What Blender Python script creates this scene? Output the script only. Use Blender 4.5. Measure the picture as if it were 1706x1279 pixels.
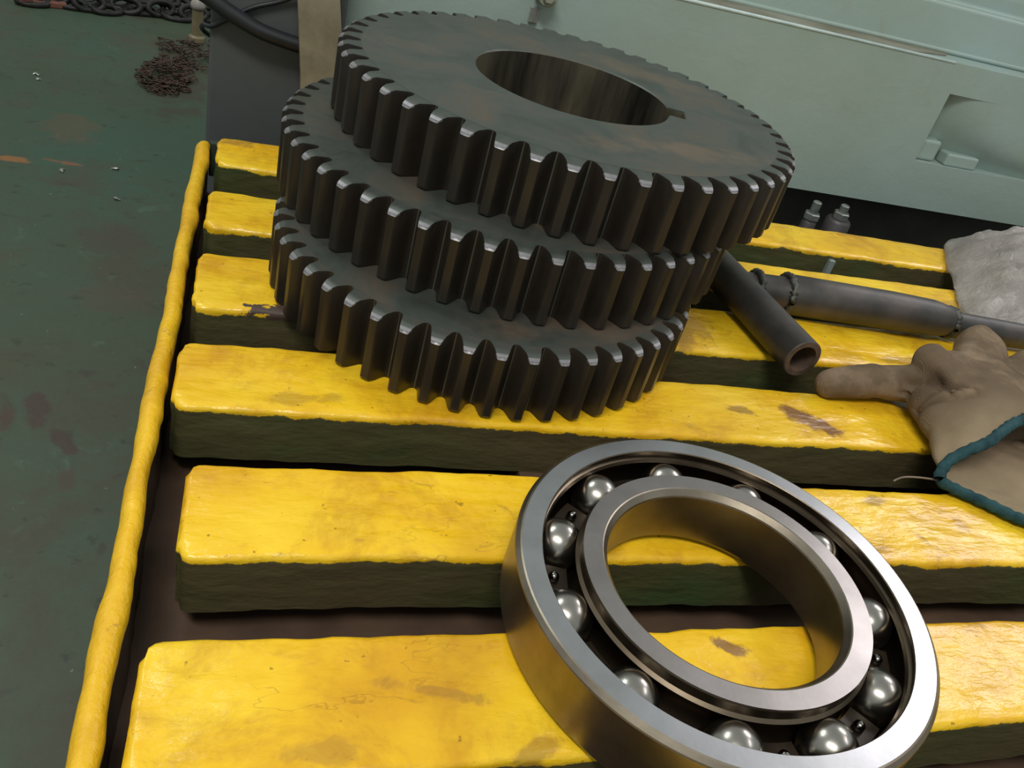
import bpy, bmesh, math, random
from mathutils import Vector, Matrix, noise

random.seed(7)
for o in list(bpy.data.objects):
    bpy.data.objects.remove(o, do_unlink=True)
SC = bpy.context.scene
COL = SC.collection
U = 0.33            # one layout unit in metres (height of the lens over the slats)
H = 0.18            # height of the slat tops over the floor
FZ = -H / U         # the floor, in layout units
pi = math.pi


def W(x, y, z):
    return Vector((x * U, y * U, z * U + H))


# ---------------------------------------------------------------- camera
cam_d = bpy.data.cameras.new('camera')
cam_d.sensor_fit = 'HORIZONTAL'
cam_d.sensor_width = 36.0
cam_d.lens = 36.0 * 1431.91 / 1706.0
cam_d.clip_start = 0.01
cam = bpy.data.objects.new('camera', cam_d)
COL.objects.link(cam)
rt = Vector((0.9494, -0.20489, 0.23804))
dn = Vector((0.07129, -0.59755, -0.79866))
fw = Vector((0.30587, 0.77521, -0.55271))
cam.matrix_world = Matrix(((rt.x, -dn.x, -fw.x, 0), (rt.y, -dn.y, -fw.y, 0),
                           (rt.z, -dn.z, -fw.z, U + H), (0, 0, 0, 1)))
SC.camera = cam

# ---------------------------------------------------------------- light
SC.view_settings.view_transform = 'Standard'
SC.view_settings.look = 'None'
SC.view_settings.gamma = 1.0
SC.view_settings.use_curve_mapping = False
SC.view_settings.exposure = 0.0

wd = bpy.data.worlds.new('workshop_air')
SC.world = wd
wd.use_nodes = True
wb = wd.node_tree.nodes['Background']
wb.inputs[0].default_value = (0.80, 0.86, 0.84, 1)
wb.inputs[1].default_value = 0.52


def area(name, loc, target, sx, sy, watts, col):
    d = bpy.data.lights.new(name, 'AREA')
    d.shape = 'RECTANGLE'
    d.size, d.size_y = sx, sy
    d.energy = watts
    d.color = col
    o = bpy.data.objects.new(name, d)
    COL.objects.link(o)
    o.location = loc
    o.rotation_euler = (Vector(target) - Vector(loc)).to_track_quat('-Z', 'Y').to_euler()
    return o


TGT = W(1.1, 1.0, 0)
area('lamp_key', TGT + Vector((0.70, 0.385, 0.60)) * 4.0, TGT, 1.1, 0.42, 23, (1.0, 0.95, 1.0))
area('lamp_overhead', TGT + Vector((-0.9, -1.1, 2.5)), TGT, 1.3, 0.35, 46, (1.0, 0.97, 0.92))
area('lamp_right', TGT + Vector((0.67, -0.06, 0.73)) * 4.0, TGT, 1.3, 0.16, 12, (1.0, 0.96, 1.0))
area('lamp_far', TGT + Vector((-1.6, 2.2, 3.4)), TGT, 1.3, 0.35, 30, (0.93, 1.0, 0.97))


# ---------------------------------------------------------------- materials
def lin(r, g, b):
    f = lambda c: (c / 255.0) / 12.92 if c <= 10 else ((c / 255.0 + 0.055) / 1.055) ** 2.4
    return (f(r), f(g), f(b), 1.0)


class Mat:
    def __init__(s, name, rough=0.5, metal=0.0, spec=0.5):
        s.m = bpy.data.materials.new(name)
        s.m.use_nodes = True
        s.t = s.m.node_tree
        s.n = s.t.nodes
        s.seed = 0.0
        s.b = s.n['Principled BSDF']
        s.b.inputs['Roughness'].default_value = rough
        s.b.inputs['Metallic'].default_value = metal
        s.b.inputs['Specular IOR Level'].default_value = spec
        s.tc = s.n.new('ShaderNodeTexCoord')

    def link(s, a, b):
        s.t.links.new(a, b)

    def coord(s, scale=(1, 1, 1), loc=(0, 0, 0), rot=(0, 0, 0)):
        mp = s.n.new('ShaderNodeMapping')
        mp.inputs['Scale'].default_value = scale
        mp.inputs['Location'].default_value = (loc[0] + s.seed, loc[1] + s.seed * 0.7, loc[2])
        mp.inputs['Rotation'].default_value = rot
        s.link(s.tc.outputs['Object'], mp.inputs[0])
        return mp.outputs[0]

    def noise(s, scale, detail=4, rough=0.55, vec=None, stretch=(1, 1, 1), dist=0.0, loc=(0, 0, 0)):
        t = s.n.new('ShaderNodeTexNoise')
        t.inputs['Scale'].default_value = scale
        t.inputs['Detail'].default_value = detail
        t.inputs['Roughness'].default_value = rough
        t.inputs['Distortion'].default_value = dist
        s.link(vec if vec else s.coord(stretch, loc), t.inputs['Vector'])
        return t.outputs[0]

    def ramp(s, fac, stops, interp='LINEAR'):
        r = s.n.new('ShaderNodeValToRGB')
        r.color_ramp.interpolation = interp
        e = r.color_ramp.elements
        while len(e) < len(stops):
            e.new(0.5)
        for q, (p, c) in zip(e, stops):
            q.position = p
            q.color = c if len(c) == 4 else (*c, 1)
        s.link(fac, r.inputs[0])
        return r.outputs[0]

    def step(s, fac, a, b):
        r = s.n.new('ShaderNodeMapRange')
        r.clamp = True
        r.interpolation_type = 'SMOOTHSTEP'
        r.inputs[1].default_value = a
        r.inputs[2].default_value = b
        s.link(fac, r.inputs[0])
        return r.outputs[0]

    def math(s, op, a, b=None, c=None):
        m = s.n.new('ShaderNodeMath')
        m.operation = op
        for i, v in enumerate((a, b, c)):
            if v is None:
                continue
            if isinstance(v, (int, float)):
                m.inputs[i].default_value = v
            else:
                s.link(v, m.inputs[i])
        return m.outputs[0]

    def mix(s, fac, a, b, mode='MIX'):
        m = s.n.new('ShaderNodeMix')
        m.data_type = 'RGBA'
        m.blend_type = mode
        for i, v in ((0, fac), (6, a), (7, b)):
            if isinstance(v, (int, float)):
                m.inputs[i].default_value = v
            elif isinstance(v, tuple):
                m.inputs[i].default_value = v
            else:
                s.link(v, m.inputs[i])
        return m.outputs[2]

    def color(s, c):
        if isinstance(c, tuple):
            s.b.inputs['Base Color'].default_value = c
        else:
            s.link(c, s.b.inputs['Base Color'])

    def rough(s, r):
        s.link(r, s.b.inputs['Roughness'])

    def bump(s, h, strength=0.3, dist=0.002):
        b = s.n.new('ShaderNodeBump')
        b.inputs['Strength'].default_value = strength
        b.inputs['Distance'].default_value = dist
        s.link(h, b.inputs['Height'])
        s.link(b.outputs[0], s.b.inputs['Normal'])

    def xyz(s):
        x = s.n.new('ShaderNodeSeparateXYZ')
        s.link(s.tc.outputs['Object'], x.inputs[0])
        return x.outputs

    def spot(s, cx, cy, rx, ry, wob, ang=0.0, soft=0.5, plane='xy'):
        """soft-edged ragged patch (stain) centred at cx,cy in object metres"""
        x = s.xyz()
        a, b = (x[0], x[1]) if plane == 'xy' else (x[0], x[2])
        dx = s.math('SUBTRACT', a, cx)
        dy = s.math('SUBTRACT', b, cy)
        c, q = math.cos(ang), math.sin(ang)
        ex = s.math('ADD', s.math('MULTIPLY', dx, c / rx), s.math('MULTIPLY', dy, q / rx))
        ey = s.math('ADD', s.math('MULTIPLY', dx, -q / ry), s.math('MULTIPLY', dy, c / ry))
        r = s.math('SQRT', s.math('ADD', s.math('MULTIPLY', ex, ex), s.math('MULTIPLY', ey, ey)))
        r = s.math('ADD', r, s.math('MULTIPLY', s.math('SUBTRACT', wob, 0.5), 3.6))
        return s.step(r, 1.0 + soft * 0.3, 1.0 - soft)


def mat_yellow(name, spots=(), edge=-0.0055, peel=(), seed=0.0):
    m = Mat(name, 0.32)
    m.seed = seed
    n1 = m.noise(9, 5, 0.6)
    n2 = m.noise(40, 6, 0.65, stretch=(0.45, 1, 1))
    n3 = m.noise(130, 4, 0.6, stretch=(0.4, 1, 1), loc=(3, 1, 0))
    c = m.ramp(n1, [(0.34, lin(216, 162, 26)), (0.48, lin(236, 188, 32)), (0.62, lin(243, 203, 46))])
    c = m.mix(m.math('MULTIPLY', m.step(n2, 0.60, 0.74), 0.42), c, lin(168, 124, 40))
    n4 = m.noise(26, 8, 0.7, loc=(5, 2, 1), stretch=(0.6, 1, 1), dist=0.8)
    c = m.mix(m.math('MULTIPLY', m.step(n4, 0.60, 0.72), 0.7), c, lin(140, 100, 50))
    n5 = m.noise(170, 2, 0.5, loc=(1, 7, 2))
    c = m.mix(m.math('MULTIPLY', m.step(n5, 0.70, 0.76), 0.6), c, lin(96, 70, 24))
    wob = m.noise(48, 6, 0.65, loc=(2, 2, 2), dist=0.5)
    for (cx, cy, rx, ry, ang, op) in spots:
        s = m.spot(cx, cy, rx, ry, wob, ang)
        c = m.mix(m.math('MULTIPLY', s, op), c, lin(122, 84, 58))
    # hairline cracks and brush ridges in the thick paint
    nc = m.noise(5.0, 6, 0.6, loc=(3, 8, 1), stretch=(0.55, 1.6, 1), dist=0.5)
    ck = m.step(m.math('ABSOLUTE', m.math('SUBTRACT', nc, 0.5)), 0.0030, 0.0004)
    ck = m.math('MULTIPLY', ck, m.step(m.noise(11, 2, 0.5, loc=(7, 7, 0)), 0.50, 0.60))
    c = m.mix(m.math('MULTIPLY', ck, 0.42), c, lin(136, 96, 36))
    nd = m.noise(15, 7, 0.72, loc=(2, 9, 5), dist=0.4)
    c = m.mix(m.math('MULTIPLY', m.step(nd, 0.47, 0.66), 0.50), c, lin(184, 128, 28))
    # green and brown under the yellow: the faces of the plank below the painted lip
    ne = m.noise(30, 5, 0.7, stretch=(1, 0.4, 0.3), loc=(8, 0, 0))
    z = m.xyz()[2]
    lip = m.step(m.math('ADD', z, m.math('MULTIPLY', m.math('SUBTRACT', ne, 0.5), 0.014)), edge - 0.0006, edge + 0.0006)
    ng = m.noise(12, 4, 0.6, stretch=(0.5, 1, 1))
    green = m.ramp(ng, [(0.38, lin(84, 74, 48)), (0.58, lin(76, 78, 44)), (0.78, lin(56, 88, 48))])
    for (cx, cy, rx, ry, ang) in peel:
        s = m.spot(cx, cy, rx, ry, wob, ang, 0.08)
        s = m.math('MULTIPLY', s, m.step(z, -0.0085, -0.0070))
        lip = m.math('MULTIPLY', lip, m.math('SUBTRACT', 1.0, s))
        green = m.mix(s, green, lin(74, 58, 50))
    m.color(m.mix(lip, green, c))
    m.rough(m.math('ADD', m.math('MULTIPLY', lip, -0.34), m.math('ADD', 0.50, m.math('MULTIPLY', n2, 0.18))))
    nb = m.noise(55, 3, 0.5, stretch=(0.35, 1, 1), loc=(0, 4, 0))
    h = m.math('ADD', m.math('MULTIPLY', nb, 0.8), m.math('ADD', m.math('MULTIPLY', n3, 0.22), m.math('MULTIPLY', n2, 0.4)))
    m.bump(h, 0.65, 0.0045)
    return m.m


def mat_simple(name, c0, c1, scale, rough, metal=0.0, bump=0.2, bd=0.001, stretch=(1, 1, 1), lo=0.35, hi=0.68, spec=0.5):
    m = Mat(name, rough, metal, spec)
    n = m.noise(scale, 6, 0.62, stretch=stretch)
    m.color(m.ramp(n, [(lo, c0), (hi, c1)]))
    if bump:
        m.bump(m.noise(scale * 5, 4, 0.6, stretch=stretch, loc=(1, 2, 3)), bump, bd)
    return m.m


def mat_gear(name, top=False):
    m = Mat(name, 0.40, 0.45)
    n = m.noise(16, 6, 0.65, dist=0.6)
    n2 = m.noise(60, 4, 0.6, stretch=(1, 1, 0.25))
    c = m.ramp(n, [(0.30, lin(62, 67, 62)), (0.5, lin(78, 83, 77)), (0.70, lin(94, 86, 74))])
    c = m.mix(m.math('MULTIPLY', m.step(n2, 0.58, 0.75), 0.35), c, lin(96, 74, 58))
    if top:
        wob = m.noise(20, 5, 0.6)
        for (cx, cy, rx, ry, a, op) in ((0.045, -0.115, 0.085, 0.018, 0.15, 0.55), (0.10, 0.075, 0.07, 0.02, -0.5, 0.4),
                                        (-0.13, 0.02, 0.03, 0.02, 0.3, 0.25)):
            c = m.mix(m.math('MULTIPLY', m.spot(cx, cy, rx, ry, wob, a, 0.8), op), c, lin(126, 104, 84))
    m.color(c)
    m.rough(m.math('ADD', 0.30, m.math('MULTIPLY', n, 0.30)))
    m.bump(m.math('ADD', n2, m.math('MULTIPLY', m.noise(200, 3, 0.6), 0.5)), 0.12, 0.001)
    return m.m


M = {}
M['gear'] = mat_gear('oily_dark_steel', True)
M['tooth'] = mat_simple('oily_tooth_steel', lin(36, 34, 30), lin(66, 58, 49), 22, 0.36, 0.35, 0.10, 0.001, (1, 1, 0.3))
M['tooth_end'] = mat_simple('worn_tooth_end', lin(104, 104, 104), lin(146, 144, 148), 60, 0.42, 0.4, 0.1, 0.0005)
M['bore'] = mat_simple('bore_steel', lin(40, 39, 34), lin(150, 142, 120), 12, 0.36, 0.6, 0.08, 0.0005, (1, 1, 0.12), 0.42, 0.7)  # pale streaks paint lamplight on the bore wall into the colour


def mat_steel(name, rough, c0, c1, aniso=0.0, stretch=(1, 1, 1), tint=None):
    m = Mat(name, rough, 1.0)
    n = m.noise(30, 5, 0.6)
    m.color(m.ramp(n, [(0.3, c0), (0.7, c1)]))
    m.b.inputs['Anisotropic'].default_value = aniso
    n2 = m.noise(24, 5, 0.6, loc=(4, 4, 4))
    m.rough(m.math('ADD', rough - 0.06, m.math('MULTIPLY', n2, 0.12)))
    m.bump(m.noise(420, 2, 0.5, stretch=stretch), 0.04, 0.0004)
    return m.m


M['ring_face'] = mat_steel('ground_ring_face', 0.31, lin(164, 166, 164), lin(186, 186, 188))
M['ring_face_inner'] = mat_steel('ground_inner_face', 0.33, lin(142, 137, 132), lin(164, 158, 154))
M['ring_side'] = mat_steel('ring_side_steel', 0.36, lin(128, 118, 104), lin(160, 150, 134), stretch=(1, 1, 6))
M['race'] = mat_steel('greased_raceway', 0.36, lin(98, 86, 72), lin(132, 118, 100))
M['ball'] = mat_steel('polished_ball_steel', 0.26, lin(150, 146, 138), lin(176, 172, 164))
M['cage'] = mat_simple('oily_cage_steel', lin(44, 36, 28), lin(66, 56, 44), 40, 0.4, 0.6, 0.1, 0.0005)
M['rivet'] = mat_steel('rivet_steel', 0.2, lin(110, 108, 102), lin(150, 148, 144))
M['pipe'] = mat_simple('dark_pipe_steel', lin(58, 58, 56), lin(90, 84, 80), 20, 0.46, 0.45, 0.15, 0.001)
M['pipe_in'] = mat_simple('rusty_pipe_bore', lin(58, 48, 40), lin(112, 92, 76), 40, 0.55, 0.3, 0.3, 0.001)
M['weld'] = mat_simple('weld_bead', lin(50, 52, 48), lin(98, 98, 90), 90, 0.45, 0.5, 0.5, 0.0015)
M['bolt'] = mat_simple('zinc_bolt', lin(120, 128, 124), lin(176, 178, 172), 40, 0.4, 0.6, 0.1)
M['jack'] = mat_simple('jack_grey', lin(70, 68, 68), lin(92, 90, 90), 30, 0.5, 0.3, 0.1)
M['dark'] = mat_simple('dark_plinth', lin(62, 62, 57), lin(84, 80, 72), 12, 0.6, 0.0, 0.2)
M['base'] = mat_simple('rusty_under_plate', lin(66, 48, 34), lin(90, 68, 50), 16, 0.7, 0.0, 0.3)
M['frame_dark'] = mat_simple('bare_frame_steel', lin(42, 32, 24), lin(62, 50, 40), 18, 0.55, 0.0, 0.2)
M['panel'] = mat_simple('grey_panel', lin(74, 78, 78), lin(88, 91, 90), 6, 0.6, 0.0, 0.1, 0.001, (1, 1, 0.6))
M['post'] = mat_simple('beige_post', lin(112, 106, 86), lin(168, 158, 132), 11, 0.55, 0.0, 0.15)
M['rubber'] = mat_simple('black_rubber', lin(26, 28, 32), lin(36, 38, 42), 20, 0.45, 0.0, 0.1)
M['rust'] = mat_simple('rust_red', lin(84, 50, 40), lin(120, 74, 60), 50, 0.7, 0.0, 0.4)
M['chain'] = mat_simple('dark_chain', lin(22, 23, 21), lin(44, 42, 40), 60, 0.5, 0.4, 0.2)
M['swarf'] = mat_simple('swarf_brown', lin(40, 32, 24), lin(80, 58, 42), 60, 0.5, 0.3, 0.2)
M['chip'] = mat_simple('bright_chip', lin(150, 150, 140), lin(200, 200, 190), 60, 0.35, 0.6, 0.1)


def mat_floor():
    m = Mat('green_floor_paint', 0.5)
    n = m.noise(1.6, 8, 0.65)
    n2 = m.noise(7, 8, 0.68, loc=(3, 3, 0), dist=0.4)
    n3 = m.noise(60, 4, 0.6)
    c = m.ramp(n, [(0.30, lin(60, 66, 46)), (0.48, lin(54, 72, 54)), (0.64, lin(48, 78, 62))])
    c = m.mix(m.math('MULTIPLY', m.step(n2, 0.46, 0.66), 0.65), c, lin(66, 58, 44))
    n6 = m.noise(24, 7, 0.7, loc=(9, 2, 0), dist=0.6)
    c = m.mix(m.math('MULTIPLY', m.step(n6, 0.58, 0.70), 0.55), c, lin(48, 42, 34))
    c = m.mix(m.math('MULTIPLY', m.step(n6, 0.40, 0.30), 0.4), c, lin(70, 100, 84))
    c = m.mix(m.math('MULTIPLY', m.step(n3, 0.62, 0.72), 0.6), c, lin(36, 40, 30))
    c = m.mix(m.math('MULTIPLY', m.step(m.noise(150, 2, 0.5, loc=(6, 6, 6)), 0.73, 0.78), 0.6), c, lin(140, 140, 120))
    wob = m.noise(18, 6, 0.68, loc=(1, 5, 2), dist=0.5)
    for (cx, cy, rx, ry, a, op, col) in (
            (-0.476, 1.905, 0.030, 0.07, 0.2, 0.85, lin(60, 44, 36)), (-0.383, 1.771, 0.022, 0.06, 0.6, 0.85, lin(58, 44, 36)),
            (-0.36, 1.65, 0.02, 0.04, 0, 0.5, lin(70, 50, 38)),
            (-0.849, 3.366, 0.06, 0.025, 0.0, 0.8, lin(140, 92, 44)), (-0.66, 3.40, 0.07, 0.02, -0.1, 0.7, lin(128, 78, 50)),
            (-0.72, 3.75, 0.14, 0.14, 0.3, 0.35, lin(96, 68, 46)), (-0.537, 1.874, 0.02, 0.07, 0.2, 0.8, lin(66, 44, 36)),
            (-0.252, 1.437, 0.015, 0.03, 0, 0.6, lin(50, 40, 34)), (-0.44, 2.85, 0.12, 0.10, 0, 0.5, lin(62, 56, 46)),
            (-0.36, 4.55, 0.13, 0.55, 0, 0.6, lin(56, 46, 32)), (-0.40, 2.45, 0.14, 0.08, 0, 0.4, lin(74, 62, 50))):
        c = m.mix(m.math('MULTIPLY', m.spot(cx * U, cy * U, rx * U, ry * U, wob, a, 0.45), op), c, col)
    m.color(c)
    m.rough(m.math('ADD', 0.42, m.math('MULTIPLY', n2, 0.25)))
    m.bump(m.math('ADD', n3, m.math('MULTIPLY', n2, 2.0)), 0.18, 0.002)
    return m.m


def mat_teal():
    m = Mat('pale_teal_machine_paint', 0.42)
    n = m.noise(4, 6, 0.6)
    n2 = m.noise(22, 7, 0.7, dist=0.5, loc=(2, 0, 1))
    c = m.ramp(n, [(0.3, lin(146, 164, 152)), (0.5, lin(152, 170, 162)), (0.7, lin(156, 176, 174))])
    c = m.mix(m.math('MULTIPLY', m.step(n2, 0.56, 0.74), 0.35), c, lin(146, 150, 128))
    wob = m.noise(36, 5, 0.6)
    for (cx, cz, rx, rz, a) in ((2.19, 0.33, 0.008, 0.026, 0.35), (2.28, 0.515, 0.007, 0.018, -0.2),
                                (1.95, 0.36, 0.012, 0.012, 0), (1.53, 0.37, 0.014, 0.02, 0.4), (0.66, 0.47, 0.012, 0.03, -0.5)):
        c = m.mix(m.math('MULTIPLY', m.spot(cx * U, cz * U, rx * U, rz * U, wob, a, 0.6, 'xz'), 0.8), c, lin(84, 98, 86))
    # grime along the bottom edge
    z = m.xyz()[2]
    g = m.step(m.math('ADD', z, m.math('MULTIPLY', n2, 0.03)), 0.026, 0.008)
    c = m.mix(m.math('MULTIPLY', g, 0.55), c, lin(124, 122, 96))
    m.color(c)
    m.bump(m.math('ADD', m.math('MULTIPLY', n, 3.0), n2), 0.25, 0.003)
    return m.m


M['floor'] = mat_floor()
M['teal'] = mat_teal()


def mat_glove():
    m = Mat('grimy_cotton_knit', 0.9, 0.0, 0.2)
    n = m.noise(14, 6, 0.65)
    c = m.ramp(n, [(0.3, lin(84, 70, 55)), (0.5, lin(110, 93, 74)), (0.70, lin(156, 134, 110))])
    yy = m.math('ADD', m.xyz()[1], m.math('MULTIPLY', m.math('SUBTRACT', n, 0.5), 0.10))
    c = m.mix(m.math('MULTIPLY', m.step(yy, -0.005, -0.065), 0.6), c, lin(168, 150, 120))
    w = m.n.new('ShaderNodeTexWave')
    w.inputs['Scale'].default_value = 420
    w.inputs['Distortion'].default_value = 3
    w.inputs['Detail'].default_value = 2
    m.link(m.coord((1, 0.5, 0.4)), w.inputs['Vector'])
    c = m.mix(0.12, c, w.outputs[0], 'MULTIPLY')
    m.color(c)
    m.bump(m.math('ADD', m.math('MULTIPLY', w.outputs[1], 0.35), m.math('MULTIPLY', m.noise(160, 4, 0.7), 1.4)), 0.4, 0.0015)
    return m.m


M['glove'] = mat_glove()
M['hem'] = mat_simple('teal_hem_thread', lin(30, 56, 62), lin(50, 84, 88), 90, 0.85, 0, 0.6, 0.0015, spec=0.2)
M['thread'] = mat_simple('loose_thread', lin(110, 96, 84), lin(130, 114, 100), 90, 0.9, 0, 0)


def mat_plastic():
    m = Mat('cloudy_plastic_film', 0.22)
    n = m.noise(20, 6, 0.65)
    m.color(m.ramp(n, [(0.3, lin(160, 152, 146)), (0.7, lin(200, 194, 188))]))
    m.b.inputs['Transmission Weight'].default_value = 0.0
    m.b.inputs['Subsurface Weight'].default_value = 0.0
    tr = m.n.new('ShaderNodeBsdfTransparent')
    tr.inputs[0].default_value = (0.97, 0.96, 0.95, 1)
    tl = m.n.new('ShaderNodeBsdfTranslucent')
    tl.inputs[0].default_value = (0.75, 0.74, 0.73, 1)
    a = m.n.new('ShaderNodeMixShader')
    a.inputs[0].default_value = 0.28
    m.link(m.b.outputs[0], a.inputs[1])
    m.link(tl.outputs[0], a.inputs[2])
    b = m.n.new('ShaderNodeMixShader')
    m.link(m.step(m.noise(9, 3, 0.5, loc=(4, 1, 1)), 0.3, 0.8), b.inputs[0])
    mr = m.math('MULTIPLY', m.step(m.noise(9, 3, 0.5, loc=(4, 1, 1)), 0.30, 0.75), 0.40)
    m.link(mr, b.inputs[0])
    m.link(a.outputs[0], b.inputs[1])
    m.link(tr.outputs[0], b.inputs[2])
    out = [q for q in m.n if q.type == 'OUTPUT_MATERIAL'][0]
    m.link(b.outputs[0], out.inputs[0])
    m.bump(m.math('ADD', m.noise(50, 5, 0.7, dist=1.2), m.math('MULTIPLY', m.noise(160, 3, 0.6), 0.3)), 0.8, 0.006)
    return m.m


M['plastic'] = mat_plastic()


# ---------------------------------------------------------------- mesh helpers
def link_mesh(name, verts, faces, mats, parent=None, smooth=True, fm=None, loc=(0, 0, 0), rotz=0.0, sharp=None):
    """verts in layout units relative to loc (also layout units)"""
    me = bpy.data.meshes.new(name)
    me.from_pydata([(v[0] * U, v[1] * U, v[2] * U) for v in verts], [], faces)
    bm = bmesh.new()
    bm.from_mesh(me)
    bmesh.ops.recalc_face_normals(bm, faces=bm.faces)
    bm.to_mesh(me)
    bm.free()
    for mt in (mats if isinstance(mats, (list, tuple)) else [mats]):
        me.materials.append(mt)
    if fm:
        me.polygons.foreach_set('material_index', fm)
    me.polygons.foreach_set('use_smooth', [bool(smooth)] * len(me.polygons))
    if smooth and sharp:
        me.set_sharp_from_angle(angle=math.radians(sharp))
    o = bpy.data.objects.new(name, me)
    COL.objects.link(o)
    if parent:
        o.parent = parent
        o.location = Vector(loc) * U
    else:
        o.location = W(*loc)
    o.rotation_euler = (0, 0, rotz)
    return o


def thing(name, label, cat, loc=(0, 0, 0), group=None, rotz=0.0):
    o = bpy.data.objects.new(name, None)
    o.empty_display_size = 0.02
    COL.objects.link(o)
    o.location = W(*loc)
    o.rotation_euler = (0, 0, rotz)
    tag(o, label, cat, group)
    return o


def tag(o, label, cat, group=None, kind=None):
    o['label'] = label
    o['category'] = cat
    if group:
        o['group'] = group
    if kind:
        o['kind'] = kind
    return o


class MB:
    def __init__(s):
        s.v, s.f, s.m = [], [], []

    def add(s, v, f, mi=0):
        k = len(s.v)
        s.v += [tuple(q) for q in v]
        s.f += [tuple(i + k for i in q) for q in f]
        s.m += [mi] * len(f)

    def box(s, x0, x1, y0, y1, z0, z1, mi=0):
        v = [(x, y, z) for z in (z0, z1) for y in (y0, y1) for x in (x0, x1)]
        s.add(v, [(0, 2, 3, 1), (4, 5, 7, 6), (0, 1, 5, 4), (2, 6, 7, 3), (0, 4, 6, 2), (1, 3, 7, 5)], mi)

    def tube(s, pts, rads, n=20, mi=0, caps=True, squash=1.0):
        pts = [Vector(p) for p in pts]
        rings = []
        up = Vector((0, 0, 1))
        for i, p in enumerate(pts):
            a = pts[max(i - 1, 0)]
            b = pts[min(i + 1, len(pts) - 1)]
            t = (b - a).normalized()
            sd = t.cross(up)
            if sd.length < 1e-4:
                sd = Vector((1, 0, 0))
            sd.normalize()
            u2 = sd.cross(t).normalized()
            rings.append([p + (sd * math.cos(2 * pi * k / n) + u2 * math.sin(2 * pi * k / n) * squash) * rads[i] for k in range(n)])
        v = [q for r in rings for q in r]
        f = []
        for i in range(len(pts) - 1):
            for k in range(n):
                f.append((i * n + k, i * n + (k + 1) % n, (i + 1) * n + (k + 1) % n, (i + 1) * n + k))
        if caps:
            f.append(tuple(range(n)))
            f.append(tuple((len(pts) - 1) * n + k for k in range(n)))
        s.add(v, f, mi)

    def lathe(s, prof, n=64, mi=0, closed=False, c=(0, 0, 0), mis=None):
        v = []
        for k in range(n):
            a = 2 * pi * k / n
            v += [(c[0] + r * math.cos(a), c[1] + r * math.sin(a), c[2] + z) for r, z in prof]
        m = len(prof)
        base = len(s.v)
        s.v += v
        for k in range(n):
            k2 = (k + 1) % n
            for j in range(m if closed else m - 1):
                j2 = (j + 1) % m
                s.f.append((base + k * m + j, base + k2 * m + j, base + k2 * m + j2, base + k * m + j2))
                s.m.append(mis[j] if mis else mi)

    def make(s, name, mats, parent=None, smooth=True, loc=(0, 0, 0), rotz=0.0, sharp=None):
        return link_mesh(name, s.v, s.f, mats, parent, smooth, s.m, loc, rotz, sharp)


def bevel(o, w, seg=2):
    md = o.modifiers.new('bevel', 'BEVEL')
    md.width = w * U
    md.segments = seg
    md.limit_method = 'ANGLE'
    md.angle_limit = math.radians(40)
    md.harden_normals = False
    return o


def nz(x, y, z=0.0, s=1.0):
    return noise.noise(Vector((x * s, y * s, z * s)))


def fbm(x, y, z=0.0, s=1.0, o=4):
    return noise.fractal(Vector((x * s, y * s, z * s)), 0.9, 2.0, o)


# ================================================================ STRUCTURE
fl = MB()
fl.box(-9, 16, -6, 16, FZ - 0.2, FZ)
o = fl.make('floor', M['floor'], None, False)
o['kind'] = 'structure'
wl_m = mat_simple('pale_wall_paint', lin(150, 156, 150), lin(170, 174, 168), 3, 0.7)
wl = MB()
wl.box(-9, 16, 15.7, 16, FZ, 10.0)
o = wl.make('wall_back', wl_m, None, False)
o['kind'] = 'structure'
# the floor material uses object coordinates = layout metres

# ---------------------------------------------------------------- the slatted work platform
PX1 = 4.1
plat = thing('work_platform', 'low steel work platform of yellow painted slats with a raised yellow edge rail', 'platform', (0, 0, 0))


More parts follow.
